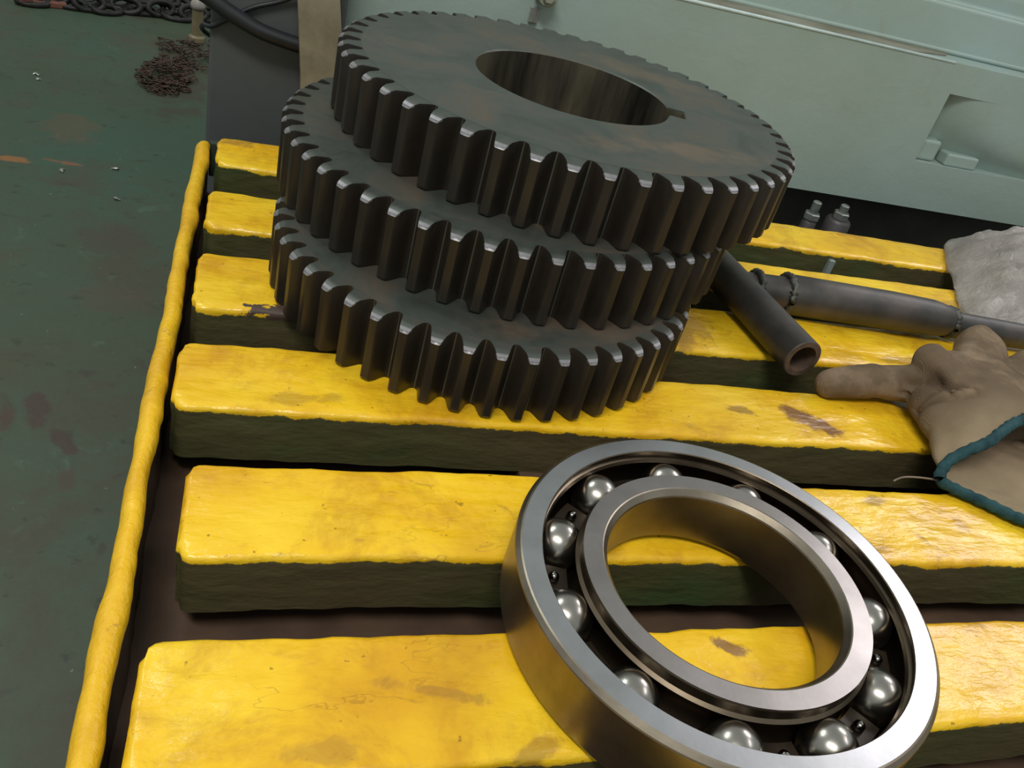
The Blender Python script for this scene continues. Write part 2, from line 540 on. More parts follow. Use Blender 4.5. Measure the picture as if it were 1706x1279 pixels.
def slat(i, yf, bf, yn, bn, x0, x1, mat, skew=0.0, r=0.012, end_round=0.02):
    """slat with a lumpy hand-painted top; far edge y = yf+bf*x, near edge y = yn+bn*x (top), thickness .118"""
    T = 0.124
    xm, ym = x0, 0.5 * (yf + yn)
    nx = 170
    prof = []   # (s across 0..1 from near to far, z, inset)
    cs = [0, 30, 60, 90]
    for a in cs:                     # near top edge
        prof.append((0, 1, a))
    ntop = 9
    xs = []
    e = [0.0, 0.25, 0.55, 0.8]
    P = []
    for k in range(4):
        P.append(('n', -T * (1 - k / 3.5)))
    rows = []
    for j in range(nx + 1):
        t = j / nx
        x = x0 + (x1 - x0) * (t ** 1.3)
        rows.append(x)
    V, F = [], []
    m = None
    for j, x in enumerate(rows):
        d = x - x0
        shrink = 0.0
        if d < end_round:
            shrink = end_round * (1 - math.sqrt(max(0.0, 1 - (1 - d / end_round) ** 2)))
        wn = 0.006 * fbm(x, i * 7.3, 0, 5) + 0.003 * nz(x, i * 3.1 + 9, 0, 22)
        wf = 0.006 * fbm(x, i * 5.7 + 20, 0, 5) + 0.003 * nz(x, i * 2.7 + 30, 0, 22)
        a = yn + bn * x + wn + shrink - ym
        b = yf + bf * x + wf - shrink - ym
        xx = x - xm + skew * 0.0
        ring = []
        for z in (-T, -T * 0.66, -T * 0.33, -0.022):
            ring.append((xx, a + 0.002 * nz(x, z * 9, i, 12), z))
        for q in (10, 35, 60, 85):
            q = math.radians(q)
            ring.append((xx, a + r * (1 - math.cos(q)) - 0.001, -r + r * math.sin(q) - 0.003 + 0.002 * nz(x, i, 0, 14)))
        for k in range(1, 10):
            y = a + r + (b - a - 2 * r) * k / 10
            z = -0.003 + 0.0035 * fbm(x, y + i * 3, 0, 7) * 0.8 + 0.0012 * nz(x, y + i, 0, 30)
            ring.append((xx, y, min(z, 0.0)))
        for q in (85, 60, 35, 10):
            q = math.radians(q)
            ring.append((xx, b - r * (1 - math.cos(q)) + 0.001, -r + r * math.sin(q) - 0.003 + 0.002 * nz(x, i + 50, 0, 14)))
        for z in (-0.022, -T * 0.33, -T * 0.66, -T):
            ring.append((xx, b, z))
        # rounded upper corner at the left end
        if j == 0:
            ring = [(p[0] + 0.004 * nz(p[1] * 30, i, p[2] * 30) + 0.002, p[1], p[2]) for p in ring]
        m = len(ring)
        V += ring
    for j in range(nx):
        for k in range(m):
            F.append((j * m + k, j * m + (k + 1) % m, (j + 1) * m + (k + 1) % m, (j + 1) * m + k))
    # end caps, left one softened by one smaller ring
    cap = []
    cy = sum(p[1] for p in V[:m]) / m
    for p in V[:m]:
        cap.append((p[0] - 0.006, cy + (p[1] - cy) * 0.955, p[2] if p[2] < -0.06 else p[2] - 0.006))
    k0 = len(V)
    V += cap
    for k in range(m):
        F.append((k, (k + 1) % m, k0 + (k + 1) % m, k0 + k))
    F.append(tuple(k0 + k for k in range(m)))
    F.append(tuple(nx * m + k for k in range(m)))
    o = link_mesh('slat', V, F, mat, plat, True, None, (xm, ym, 0), 0, 50)
    return o


def sp(i_x0, ym, items):
    return [((x - i_x0) * U, (y - ym) * U, rx * U, ry * U, a, op) for (x, y, rx, ry, a, op) in items]


SL = [  # far a, far b, near a, near b, x0, stains(x,y,rx,ry,ang,op), peel
    (2.531, -0.0099, 2.333, -0.0102, -0.092, [(-0.05, 2.50, 0.05, 0.03, 0, 0.5)], []),
    (2.164, -0.0040, 1.962, -0.0030, -0.094, [(2.2, 2.05, 0.06, 0.02, 0.2, 0.4)], []),
    (1.835, -0.0020, 1.602, 0.0060, -0.094, [(1.10, 1.72, 0.06, 0.13, -0.3, 0.45), (1.75, 1.66, 0.12, 0.02, 0.1, 0.5)],
     [(0.085, 1.612, 0.075, 0.030, 0.30)]),
    (1.4723, -0.0031, 1.268, -0.0002, -0.102, [(1.28, 1.345, 0.085, 0.030, -0.45, 0.95), (1.10, 1.37, 0.05, 0.015, -0.3, 0.6),
                                              (0.12, 1.31, 0.09, 0.02, 0.1, 0.35)], []),
    (1.1219, 0.0006, 0.917, 0.0010, -0.060, [(1.28, 1.09, 0.05, 0.018, 0.2, 0.6), (1.46, 1.02, 0.02, 0.02, 0, 0.4)], []),
    (0.7722, 0.0065, 0.566, 0.0149, -0.088, [(0.77, 0.735, 0.035, 0.012, -0.5, 0.85), (0.30, 0.675, 0.07, 0.012, -0.25, 0.4),
                                            (0.13, 0.60, 0.05, 0.02, 0, 0.35), (0.42, 0.585, 0.04, 0.015, 0.4, 0.5)], []),
    (0.405, 0.01, 0.20, 0.012, -0.085, [], []),
]
for i, (yf, bf, yn, bn, x0, st, pe) in enumerate(SL):
    ym = 0.5 * (yf + yn)
    mt = mat_yellow('yellow_slat_paint.%d' % i, sp(x0, ym, st),
                    peel=[((x - x0) * U, (y - ym) * U, rx * U, ry * U, a) for (x, y, rx, ry, a) in pe], seed=i * 3.37)
    slat(i + 1, yf, bf, yn, bn, x0, PX1, mt)

# small pale tab welded on the near face of the farthest slat
b = MB()
b.box(1.900, 1.922, 2.300, 2.322, -0.12, -0.026)
bevel(b.make('pale_tab', mat_simple('pale_tab_paint', lin(120, 132, 130), lin(146, 158, 156), 30, 0.5), plat, False), 0.003)


# edge rail: an upright flat bar, top rounded by many coats of yellow paint
def rail(xa, xb, y0, y1, name='edge_rail', sgn=1):
    V, F, m = [], [], 0
    ny = 150
    w = (xb - xa)
    for j in range(ny + 1):
        t = j / ny
        y = y0 + (y1 - y0) * t
        wl = 0.006 * fbm(y, 3.1, 0, 4) + 0.002 * nz(y, 0.3, 0, 25)
        wr = 0.008 * fbm(y, 8.7, 0, 4) + 0.003 * nz(y, 5.3, 0, 25)
        dz = 0.0
        if t > 0.965:
            q = (t - 0.965) / 0.035
            dz = -0.05 * (1 - math.sqrt(max(0, 1 - q * q)))
            wl += 0.020 * q * q
        a, b = xa + wl, xb + wr
        ring = [(a + 0.006, y, -0.30), (a + 0.004, y, -0.06 + dz), (a, y, -0.030 + dz)]
        for k in range(7):
            q = pi * (1 - k / 6.0)
            ring.append((0.5 * (a + b) + 0.5 * (b - a) * math.cos(q), y, -0.020 + dz + 0.020 * math.sin(q) + 0.002 * nz(y, k * .3, 1, 18)))
        ring += [(b, y, -0.030 + dz), (b - 0.004, y, -0.045 + dz), (b - 0.005, y, -0.30)]
        m = len(ring)
        V += [(p[0] - xa, p[1] - y0, p[2]) for p in ring]
    for j in range(ny):
        for k in range(m):
            F.append((j * m + k, j * m + (k + 1) % m, (j + 1) * m + (k + 1) % m, (j + 1) * m + k))
    F.append(tuple(range(m)))
    F.append(tuple(ny * m + k for k in range(m)))
    return link_mesh(name, V, F, RAILM, plat, True, None, (xa, y0, 0), 0, 50)


def mat_rail():
    m = Mat('yellow_rail_paint', 0.34)
    n1 = m.noise(14, 5, 0.6)
    c = m.ramp(n1, [(0.3, lin(208, 156, 24)), (0.5, lin(230, 180, 28)), (0.72, lin(238, 194, 36))])
    n4 = m.noise(36, 8, 0.7, loc=(5, 2, 1), dist=0.8)
    c = m.mix(m.math('MULTIPLY', m.step(n4, 0.60, 0.70), 0.7), c, lin(120, 90, 50))
    z = m.xyz()[2]
    ne = m.noise(40, 5, 0.7, loc=(8, 0, 0))
    lip = m.step(m.math('ADD', z, m.math('MULTIPLY', m.math('SUBTRACT', ne, 0.5), 0.012)), -0.0098, -0.0088)
    m.color(m.mix(lip, lin(46, 36, 28), c))
    m.bump(m.math('ADD', m.noise(60, 4, 0.6), m.math('MULTIPLY', n4, 0.6)), 0.55, 0.004)
    return m.m


RAILM = mat_rail()
rail(-0.153, -0.117, 0.17, 2.53)
rail(PX1 + 0.03, PX1 + 0.066, 0.17, 2.53)

b = MB()
b.box(-0.140, PX1 + 0.045, 0.17, 2.525, -0.205, -0.180)
b.make('under_plate', M['base'], plat, False)
for bx in (0.57, 2.05, 3.70):
    b = MB()
    b.box(bx, bx + 0.10, 0.18, 2.52, -0.180, -0.1245)
    bevel(b.make('cross_bearer', M['base'], plat, False), 0.004)
b = MB()
b.box(-0.118, -0.090, 2.50, 2.525, -0.1185, -0.014)
bevel(b.make('corner_bracket', mat_simple('green_bracket', lin(44, 56, 44), lin(66, 78, 66), 30, 0.5), plat, False), 0.004)
for lx in (-0.115, PX1 - 0.06):
    for ly in (0.19, 2.42):
        b = MB()
        b.box(lx, lx + 0.09, ly, ly + 0.012, FZ, -0.205)
        b.box(lx, lx + 0.012, ly, ly + 0.09, FZ, -0.205)
        b.make('leg', M['frame_dark'], plat, False)


# ---------------------------------------------------------------- machine bed behind (pale teal casting)
mach = thing('machine_bed', 'large pale teal painted machine casting standing behind the yellow platform', 'machine', (0.2, 2.9, FZ))
MZ = -FZ   # local z of the slat plane


def ml(x, y, z):      # layout -> machine local
    return (x - 0.2, y - 2.9, z + MZ)


def add_quad(mb, pts, mi=0):
    mb.add([ml(*p) for p in pts], [tuple(range(len(pts)))], mi)


YF, ZB, ZL = 2.9, -0.006, 0.574
XL, XR = 0.16, 6.0
# recess in the right of the front face
rx0b, rx0t, rz0, rz1, rx1 = 2.545, 2.545, 0.186, 0.462, 3.75
mb = MB()
RD = 0.11
# front face pieces around the recess
add_quad(mb, [(XL, YF, ZB), (rx0b, YF, ZB), (rx0b, YF, ZL), (XL, YF, ZL)])
add_quad(mb, [(rx0b, YF, ZB), (rx1, YF, ZB), (rx1, YF, rz0), (rx0b, YF, rz0)])
add_quad(mb, [(rx0b, YF, rz1), (rx1, YF, rz1), (rx1, YF, ZL), (rx0b, YF, ZL)])
add_quad(mb, [(rx1, YF, ZB), (XR, YF, ZB), (XR, YF, ZL), (rx1, YF, ZL)])
# recess pocket: deep on the left, its back running out smoothly to the face on the right
pk = []
PN, PM = 40, 14


def pdepth(t, u):
    return 0.125 * (1 - t) ** (2.0 + 26 * u ** 1.5)


for jz in range(PM + 1):
    for ix in range(PN + 1):
        t, u = (ix / PN) ** 1.8, jz / PM
        pk.append(ml(rx0b + (rx1 - rx0b) * t, YF + pdepth(t, u), rz0 + (rz1 - rz0) * u))
pf = []
for jz in range(PM):
    for ix in range(PN):
        a_ = jz * (PN + 1) + ix
        pf.append((a_, a_ + 1, a_ + PN + 2, a_ + PN + 1))
pocket = MB()
pocket.add(pk, pf)
for jz, zz in ((0, rz0), (PM, rz1)):                 # shelf and roof of the pocket
    b0_ = len(pocket.v)
    vv_ = []
    for ix in range(PN + 1):
        t = (ix / PN) ** 1.8
        x_ = rx0b + (rx1 - rx0b) * t
        vv_ += [ml(x_, YF, zz), ml(x_, YF + pdepth(t, jz / PM), zz)]
    pocket.add(vv_, [(2 * k, 2 * k + 2, 2 * k + 3, 2 * k + 1) for k in range(PN)])
vv_ = []
for jz in range(PM + 1):
    u = jz / PM
    zz = rz0 + (rz1 - rz0) * u
    vv_ += [ml(rx0b, YF, zz), ml(rx0b, YF + pdepth(0, u), zz)]
pocket.add(vv_, [(2 * k, 2 * k + 2, 2 * k + 3, 2 * k + 1) for k in range(PM)])
pocket.make('cast_pocket', M['teal'], mach, True, sharp=35)
# underside, ends, top of the lower bed
add_quad(mb, [(XL, YF, ZB), (XR, YF, ZB), (XR, YF + 1.6, ZB), (XL, YF + 1.6, ZB)])
add_quad(mb, [(XL, YF, ZB), (XL, YF + 1.6, ZB), (XL, YF + 1.6, ZL), (XL, YF, ZL)])
add_quad(mb, [(XR, YF, ZB), (XR, YF + 1.6, ZB), (XR, YF + 1.6, ZL), (XR, YF, ZL)])
add_quad(mb, [(XL, YF + 1.6, ZB), (XR, YF + 1.6, ZB), (XR, YF + 1.6, ZL), (XL, YF + 1.6, ZL)])
add_quad(mb, [(XL, YF, ZL), (XR, YF, ZL), (XR, YF + 1.6, ZL), (XL, YF + 1.6, ZL)])
bed = mb.make('bed_casting', M['teal'], mach, False)
bevel(bed, 0.012, 3)
# raised lip along the ledge (worn edge, its bright highlight painted in), upper casting set back, second ledge
b = MB()
v = [ml(*p) for p in ((XL, 3.045, 0.56), (XR, 3.045, 0.56), (XR, 3.055, 0.745), (XL, 3.055, 0.745), (XL, 3.13, 0.745), (XR, 3.13, 0.745),
                      (XR, 3.13, 0.80), (XL, 3.13, 0.80), (XR, 3.19, 1.35), (XL, 3.19, 1.35), (XR, 4.4, 1.35), (XL, 4.4, 1.35), (XL, 4.4, 0.56), (XR, 4.4, 0.56))]
b.add(v, [(0, 1, 2, 3), (3, 2, 5, 4), (4, 5, 6, 7), (7, 6, 8, 9), (9, 8, 10, 11), (0, 3, 4, 7, 9, 11, 12), (1, 13, 10, 8, 6, 5, 2), (12, 11, 10, 13)])
bevel(b.make('upper_casting', M['teal'], mach, False), 0.012, 3)
b = MB()
b.tube([ml(XL, 3.05, 0.583), ml(2.0, 3.05, 0.583), ml(2.2, 3.05, 0.583), ml(XR, 3.05, 0.583)], [0.010] * 4, 10)
b.make('weld_seam', M['teal'], mach)
b = MB()
b.add([ml(*p) for p in ((XL, 2.914, ZL + 0.001), (2.30, 2.914, ZL + 0.001), (2.52, 2.99, ZL + 0.001), (2.56, 3.043, ZL + 0.001), (XL, 3.043, ZL + 0.001),
                        (XL, 2.914, ZL + 0.004), (2.30, 2.914, ZL + 0.004), (2.52, 2.99, ZL + 0.004), (2.56, 3.043, ZL + 0.004), (XL, 3.043, ZL + 0.004))],
      [(0, 1, 2, 3, 4), (5, 6, 7, 8, 9), (0, 1, 6, 5), (1, 2, 7, 6), (2, 3, 8, 7), (3, 4, 9, 8), (4, 0, 5, 9)])
b.make('grimy_ledge', mat_simple('ledge_grime', lin(112, 106, 88), lin(150, 152, 136), 16, 0.6, 0.0, 0.3, 0.002, (0.5, 1, 1)), mach, False)
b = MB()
b.tube([ml(XL, 2.903, ZL - 0.002), ml(1.3, 2.903, ZL - 0.002), ml(2.50, 2.903, ZL - 0.002)], [0.006, 0.007, 0.006], 8)  # pale tube: the bevel's bright highlight put in as colour
b.make('worn_edge_highlight', mat_simple('pale_edge_highlight', lin(176, 198, 196), lin(206, 220, 216), 40, 0.35), mach)
# bits cast on the shelf of the recess
b = MB()
b.box(*(lambda p, q: (p[0], q[0], p[1], q[1], p[2], q[2]))(ml(2.70, YF + 0.012, rz0), ml(2.86, YF + 0.075, rz0 + 0.05)))
bevel(b.make('cast_lug', M['teal'], mach, False), 0.008, 3)
b = MB()
b.box(*(lambda p, q: (p[0], q[0], p[1], q[1], p[2], q[2]))(ml(2.548, YF + 0.03, rz0), ml(2.66, YF + 0.11, rz0 + 0.085)))
bevel(b.make('cast_lug', M['teal'], mach, False), 0.012, 3)
# knob-like clamp on the front face above the top gear
b = MB()
b.tube([ml(0.865, 2.90, 0.50), ml(0.865, 2.845, 0.497)], [0.036, 0.033], 16)
b.tube([ml(0.865, 2.845, 0.497), ml(0.865, 2.83, 0.496)], [0.022, 0.020], 6)
bevel(b.make('bolt_boss', mat_simple('boss_paint', lin(140, 146, 128), lin(160, 162, 146), 20, 0.5), mach, True, sharp=40), 0.003)
b = MB()
b.box(*(lambda p, q: (p[0], q[0], p[1], q[1], p[2], q[2]))(ml(0.83, 2.89, 0.40), ml(0.86, 2.901, 0.45)))
bevel(b.make('strap', M['bolt'], mach, False), 0.003)
# dark plinth under the bed
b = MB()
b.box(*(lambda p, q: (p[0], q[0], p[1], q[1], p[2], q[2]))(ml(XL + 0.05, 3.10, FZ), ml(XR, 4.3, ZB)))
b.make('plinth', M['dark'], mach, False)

# two levelling jacks in the gap under the bed
JL = ['narrow levelling jack, left one in the dark gap under the teal machine',
      'wide barrelled levelling jack, right one in the dark gap under the machine']
for (x, y, rr, zt), lab in zip(((2.125, 2.80, 0.030, -0.085), (2.262, 2.81, 0.052, -0.068)), JL):
    t = thing('levelling_jack', lab, 'jack', (x, y, FZ), 'levelling jacks under the machine')
    b = MB()
    b.lathe([(0, 0), (rr * 1.5, 0), (rr * 1.5, 0.03), (rr, 0.04), (rr, zt + MZ - 0.01), (rr - 0.008, zt + MZ), (0, zt + MZ)], 24)
    b.make('barrel', M['jack'], t, True, sharp=40)
    b = MB()
    b.lathe([(0, zt + MZ), (0.030, zt + MZ), (0.033, zt + MZ + 0.006), (0.033, zt + MZ + 0.026), (0.028, zt + MZ + 0.03), (0, zt + MZ + 0.03)], 6)
    b.make('nut', M['bolt'], t, False)
    b = MB()
    b.lathe([(0, zt + MZ + 0.03), (0.018, zt + MZ + 0.03), (0.018, MZ - 0.012), (0.014, MZ - 0.008), (0, MZ - 0.008)], 14)
    b.make('stud', M['bolt'], t, True, sharp=40)

# ---------------------------------------------------------------- grey panel, beige post, hose, cable
b = MB()
b.box(-0.145, 0.24, 2.77, 2.84, FZ, 1.0)
p = bevel(b.make('grey_cabinet', M['panel'], None, False), 0.01)
tag(p, 'dark grey upright cabinet standing behind the far left corner of the platform', 'cabinet')
b = MB()
V = []
for (z, xa, xb) in ((FZ, 0.175, 0.300), (0.165, 0.119, 0.249), (0.40, 0.087, 0.207), (1.0, 0.005, 0.10)):
    V += [(xa, 2.65, z), (xb, 2.65, z), (xb, 2.69, z), (xa, 2.69, z)]
F = []
for j in range(3):
    for k in range(4):
        F.append((j * 4 + k, j * 4 + (k + 1) % 4, j * 4 + 4 + (k + 1) % 4, j * 4 + 4 + k))
F += [(0, 1, 2, 3), (12, 13, 14, 15)]
p = bevel(link_mesh('beige_post', V, F, M['post'], None, False), 0.008)
tag(p, 'beige upright post leaning slightly between the grey cabinet and the teal machine', 'post')

b = MB()
pts = [(-0.50, 2.74, 1.1), (-0.42, 2.73, 0.62), (-0.26, 2.72, 0.395), (-0.137, 2.72, 0.318), (-0.061, 2.72, 0.281), (0.007, 2.72, 0.256), (0.102, 2.725, 0.238), (0.20, 2.73, 0.225), (0.27, 2.73, 0.10), (0.29, 2.73, FZ + 0.03)]


def smooth_path(pts, k=6):
    pts = [Vector(p) for p in pts]
    out = []
    for i in range(len(pts) - 1):
        p0 = pts[max(i - 1, 0)]
        p1, p2 = pts[i], pts[i + 1]
        p3 = pts[min(i + 2, len(pts) - 1)]
        for q in range(k):
            t = q / k
            out.append(0.5 * ((2 * p1) + (p2 - p0) * t + (2 * p0 - 5 * p1 + 4 * p2 - p3) * t * t + (3 * p1 - p0 - 3 * p2 + p3) * t ** 3))
    out.append(pts[-1])
    return out


sp_ = smooth_path(pts)
b.tube(sp_, [0.023] * len(sp_), 14)
p = b.make('hose', M['rubber'])
tag(p, 'thick black rubber hose sagging across the front of the grey cabinet', 'hose')
b = MB()
pts = smooth_path([(0.15, 2.73, 0.42), (0.06, 2.755, 0.35), (-0.03, 2.757, 0.31), (-0.10, 2.757, 0.262), (-0.142, 2.755, 0.236), (-0.166, 2.80, 0.225), (-0.15, 2.86, 0.18), (0.05, 2.862, 0.10)])
b.tube(pts, [0.007] * len(pts), 8)
p = b.make('cable', M['rubber'])
tag(p, 'thin dark cable crossing behind the black hose on the grey cabinet', 'cable')

# ---------------------------------------------------------------- far floor clutter
t = thing('pin', 'short beige capped pin standing on the floor left of the grey cabinet', 'pin', (-0.341, 5.25, FZ))
b = MB()
b.lathe([(0, 0), (0.045, 0), (0.045, 0.02), (0.030, 0.03), (0.030, 0.17), (0, 0.17)], 18)
b.make('shank', mat_simple('pin_beige', lin(108, 98, 72), lin(130, 120, 92), 30, 0.5), t, True, sharp=40)
b = MB()
b.lathe([(0, 0.17), (0.038, 0.17), (0.040, 0.19), (0.032, 0.215), (0.015, 0.225), (0, 0.226)], 18)
b.make('cap', mat_simple('pin_cap', lin(130, 126, 118), lin(156, 150, 142), 30, 0.5), t)

ch = thing('chain', 'dark steel chain lying along the floor at the top left', 'chain', (-0.70, 5.5, FZ))
lk = MB()
ring = []
R1, R2, rr = 0.075, 0.040, 0.017
path = []
for k in range(25):
    a = 2 * pi * k / 24
    path.append((R1 * math.cos(a), R2 * math.sin(a), 0))
n = 8
V, F = [], []
for k in range(24):
    a = 2 * pi * k / 24
    c = Vector((R1 * math.cos(a), R2 * math.sin(a), 0))
    nrm = Vector((math.cos(a) / R1, math.sin(a) / R2, 0)).normalized()
    for q in range(n):
        w = 2 * pi * q / n
        V.append(c + nrm * rr * math.cos(w) + Vector((0, 0, rr * math.sin(w))))
for k in range(24):
    for q in range(n):
        F.append((k * n + q, k * n + (q + 1) % n, ((k + 1) % 24) * n + (q + 1) % n, ((k + 1) % 24) * n + q))
lk0 = None
for k in range(13):
    x = -0.48 + 0.088 * k
    y = -0.16 + 0.032 * k + 0.03 * math.sin(k * 1.3)
    flat = k % 2 == 0
    z = 0.02 if flat else 0.045
    if lk0 is None:
        lk0 = link_mesh('link', V, F, M['chain'], ch)
        q = lk0
    else:
        q = lk0.copy()
        COL.objects.link(q)
        q.parent = ch
    q.location = Vector((x, y, z)) * U
    q.rotation_euler = (0.25 if flat else 1.15, 0, 0.35 + 0.25 * math.sin(k * 2.1))
for k in range(11):
    q = lk0.copy()
    COL.objects.link(q)
    q.parent = ch
    q.location = Vector((-0.36 + 0.085 * k, 0.05 + 0.028 * k + 0.02 * math.sin(k), 0.03 if k % 2 else 0.06)) * U
    q.rotation_euler = (1.1 if k % 2 else 0.3, 0.1, 0.3 - 0.3 * math.sin(k * 1.7))
b = MB()
b.box(-0.11, 0.11, -0.025, 0.025, 0, 0.03)
b.box(-0.12, -0.06, -0.04, 0.045, 0.0, 0.055)
p = bevel(b.make('rusty_bracket', M['rust'], None, False, (-1.13, 5.36, FZ), 0.35), 0.006)
tag(p, 'small rust red bracket lying at the left end of the dark chain', 'bracket')

# heap of brown swarf: uncountable curls
b = MB()
rnd = random.Random(3)
for k in range(240):
    a = rnd.uniform(0, 2 * pi)
    q = math.sqrt(rnd.random())
    x, y = 0.13 * q * math.cos(a), 0.26 * q * math.sin(a)
    if rnd.random() < 0.3:
        x += 0.16 * rnd.random()
        y += 0.30 + 0.2 * rnd.random()
    z = 0.008 + 0.055 * (1 - q) * rnd.random()
    r0 = rnd.uniform(0.010, 0.026)
    az, tl = rnd.uniform(0, 2 * pi), rnd.uniform(-0.6, 0.6)
    pts = []
    for s_ in range(9):
        w = s_ * 0.75
        c = Vector((r0 * math.cos(w), r0 * math.sin(w), 0.004 * s_ * math.sin(tl)))
        c.rotate(Matrix.Rotation(az, 3, 'Z') @ Matrix.Rotation(tl, 3, 'X'))
        pts.append(c + Vector((x, y, z)))
    b.tube(pts, [0.0035] * 9, 4, 0, False)
p = b.make('swarf_heap', M['swarf'], None, True, (-0.43, 4.55, FZ))
tag(p, 'heap of brown metal swarf on the green floor left of the grey cabinet', 'swarf', None, 'stuff')

CH = [(-0.954, 4.288, 'bright metal chip farthest to the left on the green floor'),
      (-0.932, 4.23, 'tiny bright metal chip right beside the farthest left chip on the floor'),
      (-0.67, 3.321, 'pale metal chip on the floor near the orange scuff marks'),
      (-0.459, 3.142, 'bright metal chip on the floor in the dark stain left of the rail'),
      (-0.50, 3.40, 'dull metal chip on the floor behind the dark stain left of the rail')]
for k, (x, y, lab) in enumerate(CH):
    b = MB()
    r0 = 0.012 if k != 1 else 0.008
    b.tube([(-r0, 0, 0.003), (-r0 * 0.3, r0 * 0.5, 0.008), (r0 * 0.5, r0 * 0.1, 0.006), (r0 * 1.1, -r0 * 0.5, 0.003)], [0.004, 0.006, 0.006, 0.003], 6, 0, True, 0.5)
    p = b.make('metal_chip', M['chip'], None, False, (x, y, FZ), k * 0.9)
    tag(p, lab, 'chip', 'metal chips on the floor')


# ================================================================ GEARS
def gear(label, c, z0, th, R, N, phase, key_ang, bore=0.242):
    t = thing('spur_gear', label, 'gear', (c[0], c[1], z0), 'stacked spur gears')
    mod = 2 * R / (N + 2)
    rr = R - 2.25 * mod
    # body disc with bore and keyway
    angs = []
    n = 192
    kw = 0.033 / bore
    for k in range(n):
        a = 2 * pi * k / n
        d = (a - key_ang + pi) % (2 * pi) - pi
        if abs(d) > kw + 0.012:
            angs.append((a, bore))
    rk = bore + 0.042
    for d, q in ((-kw - 0.0005, bore), (-kw + 0.0005, rk), (-kw / 3, rk), (kw / 3, rk), (kw - 0.0005, rk), (kw + 0.0005, bore)):
        angs.append(((key_ang + d * (1 if q == bore else bore / rk)) % (2 * pi), q))
    angs.sort()
    m = len(angs)
    cb = 0.003
    V = []
    for a, q in angs:
        ca, sa = math.cos(a), math.sin(a)
        for r, z in ((rr, 0), (rr, th), (q + cb + 0.001, th), (q, th - cb), (q, cb), (q + cb + 0.001, 0)):
            V.append((r * ca, r * sa, z))
    F, fm = [], []
    for k in range(m):
        k2 = (k + 1) % m
        for j in range(6):
            j2 = (j + 1) % 6
            F.append((k * 6 + j, k2 * 6 + j, k2 * 6 + j2, k * 6 + j2))
            fm.append((0, 0, 0, 1, 0, 0)[j])
    body = link_mesh('gear_body', V, F, [M['gear'], M['bore']], t, True, fm, (0, 0, 0), 0, 30)
    # one tooth: profile (radius, half angle in pitches), extruded, ends chamfered at the tip
    pitch = 2 * pi / N
    prof = [(rr - 0.003, 0.52), (rr + 0.0005, 0.47), (rr + 0.10 * mod, 0.415), (rr + 0.30 * mod, 0.365), (rr + 0.6 * mod, 0.328), (R - mod * 1.25, 0.285),
            (R - mod * 0.9, 0.25), (R - mod * 0.45, 0.20), (R - mod * 0.12, 0.155), (R, 0.120)]
    half = prof + [(R + 0.0005, 0.0)] + [(r, -h) for r, h in reversed(prof)]
    k = len(half)

    CHF = (0.004, 0.009)

    def chz(r, side=1):
        return max(0.0, (r - (R - 0.9 * mod)) / (0.9 * mod)) ** 1.3 * CHF[side]

    V = []
    for lev in range(4):
        for r, h in half:
            a = h * pitch
            rq = r
            if lev == 0:
                z = chz(r, 0) + 0.0003
                rq = min(r, R - 0.003)
            elif lev == 1:
                z = chz(r, 0) + 0.0033
            elif lev == 2:
                z = th - chz(r) - 0.0035
            else:
                z = th - chz(r) - 0.0003
                rq = min(r, R - 0.003)
            hs = 0.96 if lev in (0, 3) and r > rr + 0.2 * mod else 1.0
            V.append((rq * math.cos(a * hs), rq * math.sin(a * hs), z))
    F, fm = [], []
    for lev in range(3):
        for j in range(k - 1):
            F.append((lev * k + j, lev * k + j + 1, (lev + 1) * k + j + 1, (lev + 1) * k + j))
            tipish = min(half[j][0], half[j + 1][0]) > R - 0.5 * mod
            fm.append(1 if (lev == 2 and tipish) else 0)
    for base in (0, 3 * k):
        for j in range(k // 2):
            if j == k // 2 - 1:
                F.append((base + j, base + j + 1, base + k - 1 - j))
            else:
                F.append((base + j, base + j + 1, base + k - 2 - j, base + k - 1 - j))
            fm.append(1 if half[j][0] > R - 0.9 * mod else 2)
    t0 = None
    for q in range(N):
        if t0 is None:
            o = t0 = link_mesh('gear_tooth', V, F, [M['tooth'], M['tooth_end'], M['gear']], t, True, fm, (0, 0, 0), 0, 34)
        else:
            o = t0.copy()
            COL.objects.link(o)
            o.parent = t
        o.rotation_euler = (0, 0, phase + q * pitch)
    return t


G1 = gear('bottom dark steel spur gear of the stack, resting on the yellow slats', (0.541, 1.760), 0.0, 0.1544, 0.488, 48,
          math.radians(-105.8), math.radians(60))
G2 = gear('middle dark steel spur gear of the stack, between the two other gears', (0.604, 1.9346), 0.1544, 0.1544, 0.548, 51,
          math.radians(-121.9), math.radians(10))
G3 = gear('top dark steel spur gear of the stack, with open bore and keyway showing', (0.727, 2.0164), 0.3088, 0.1544, 0.5626, 48,
          math.radians(-105.4), math.radians(-17.0))

# ================================================================ BEARING
BR = thing('ball_bearing', 'bright steel deep groove ball bearing lying flat on the front yellow slats', 'bearing', (0.7364, 0.7759, 0.0))
rc, zc, rb, hw = 0.2613, 0.0576, 0.0425, 0.1152


def groove(zs, sgn, rad):
    out = []
    for z in zs:
        dz = z - zc
        out.append((rc + sgn * math.sqrt(max(rad * rad - dz * dz, 0)), z))
    return out


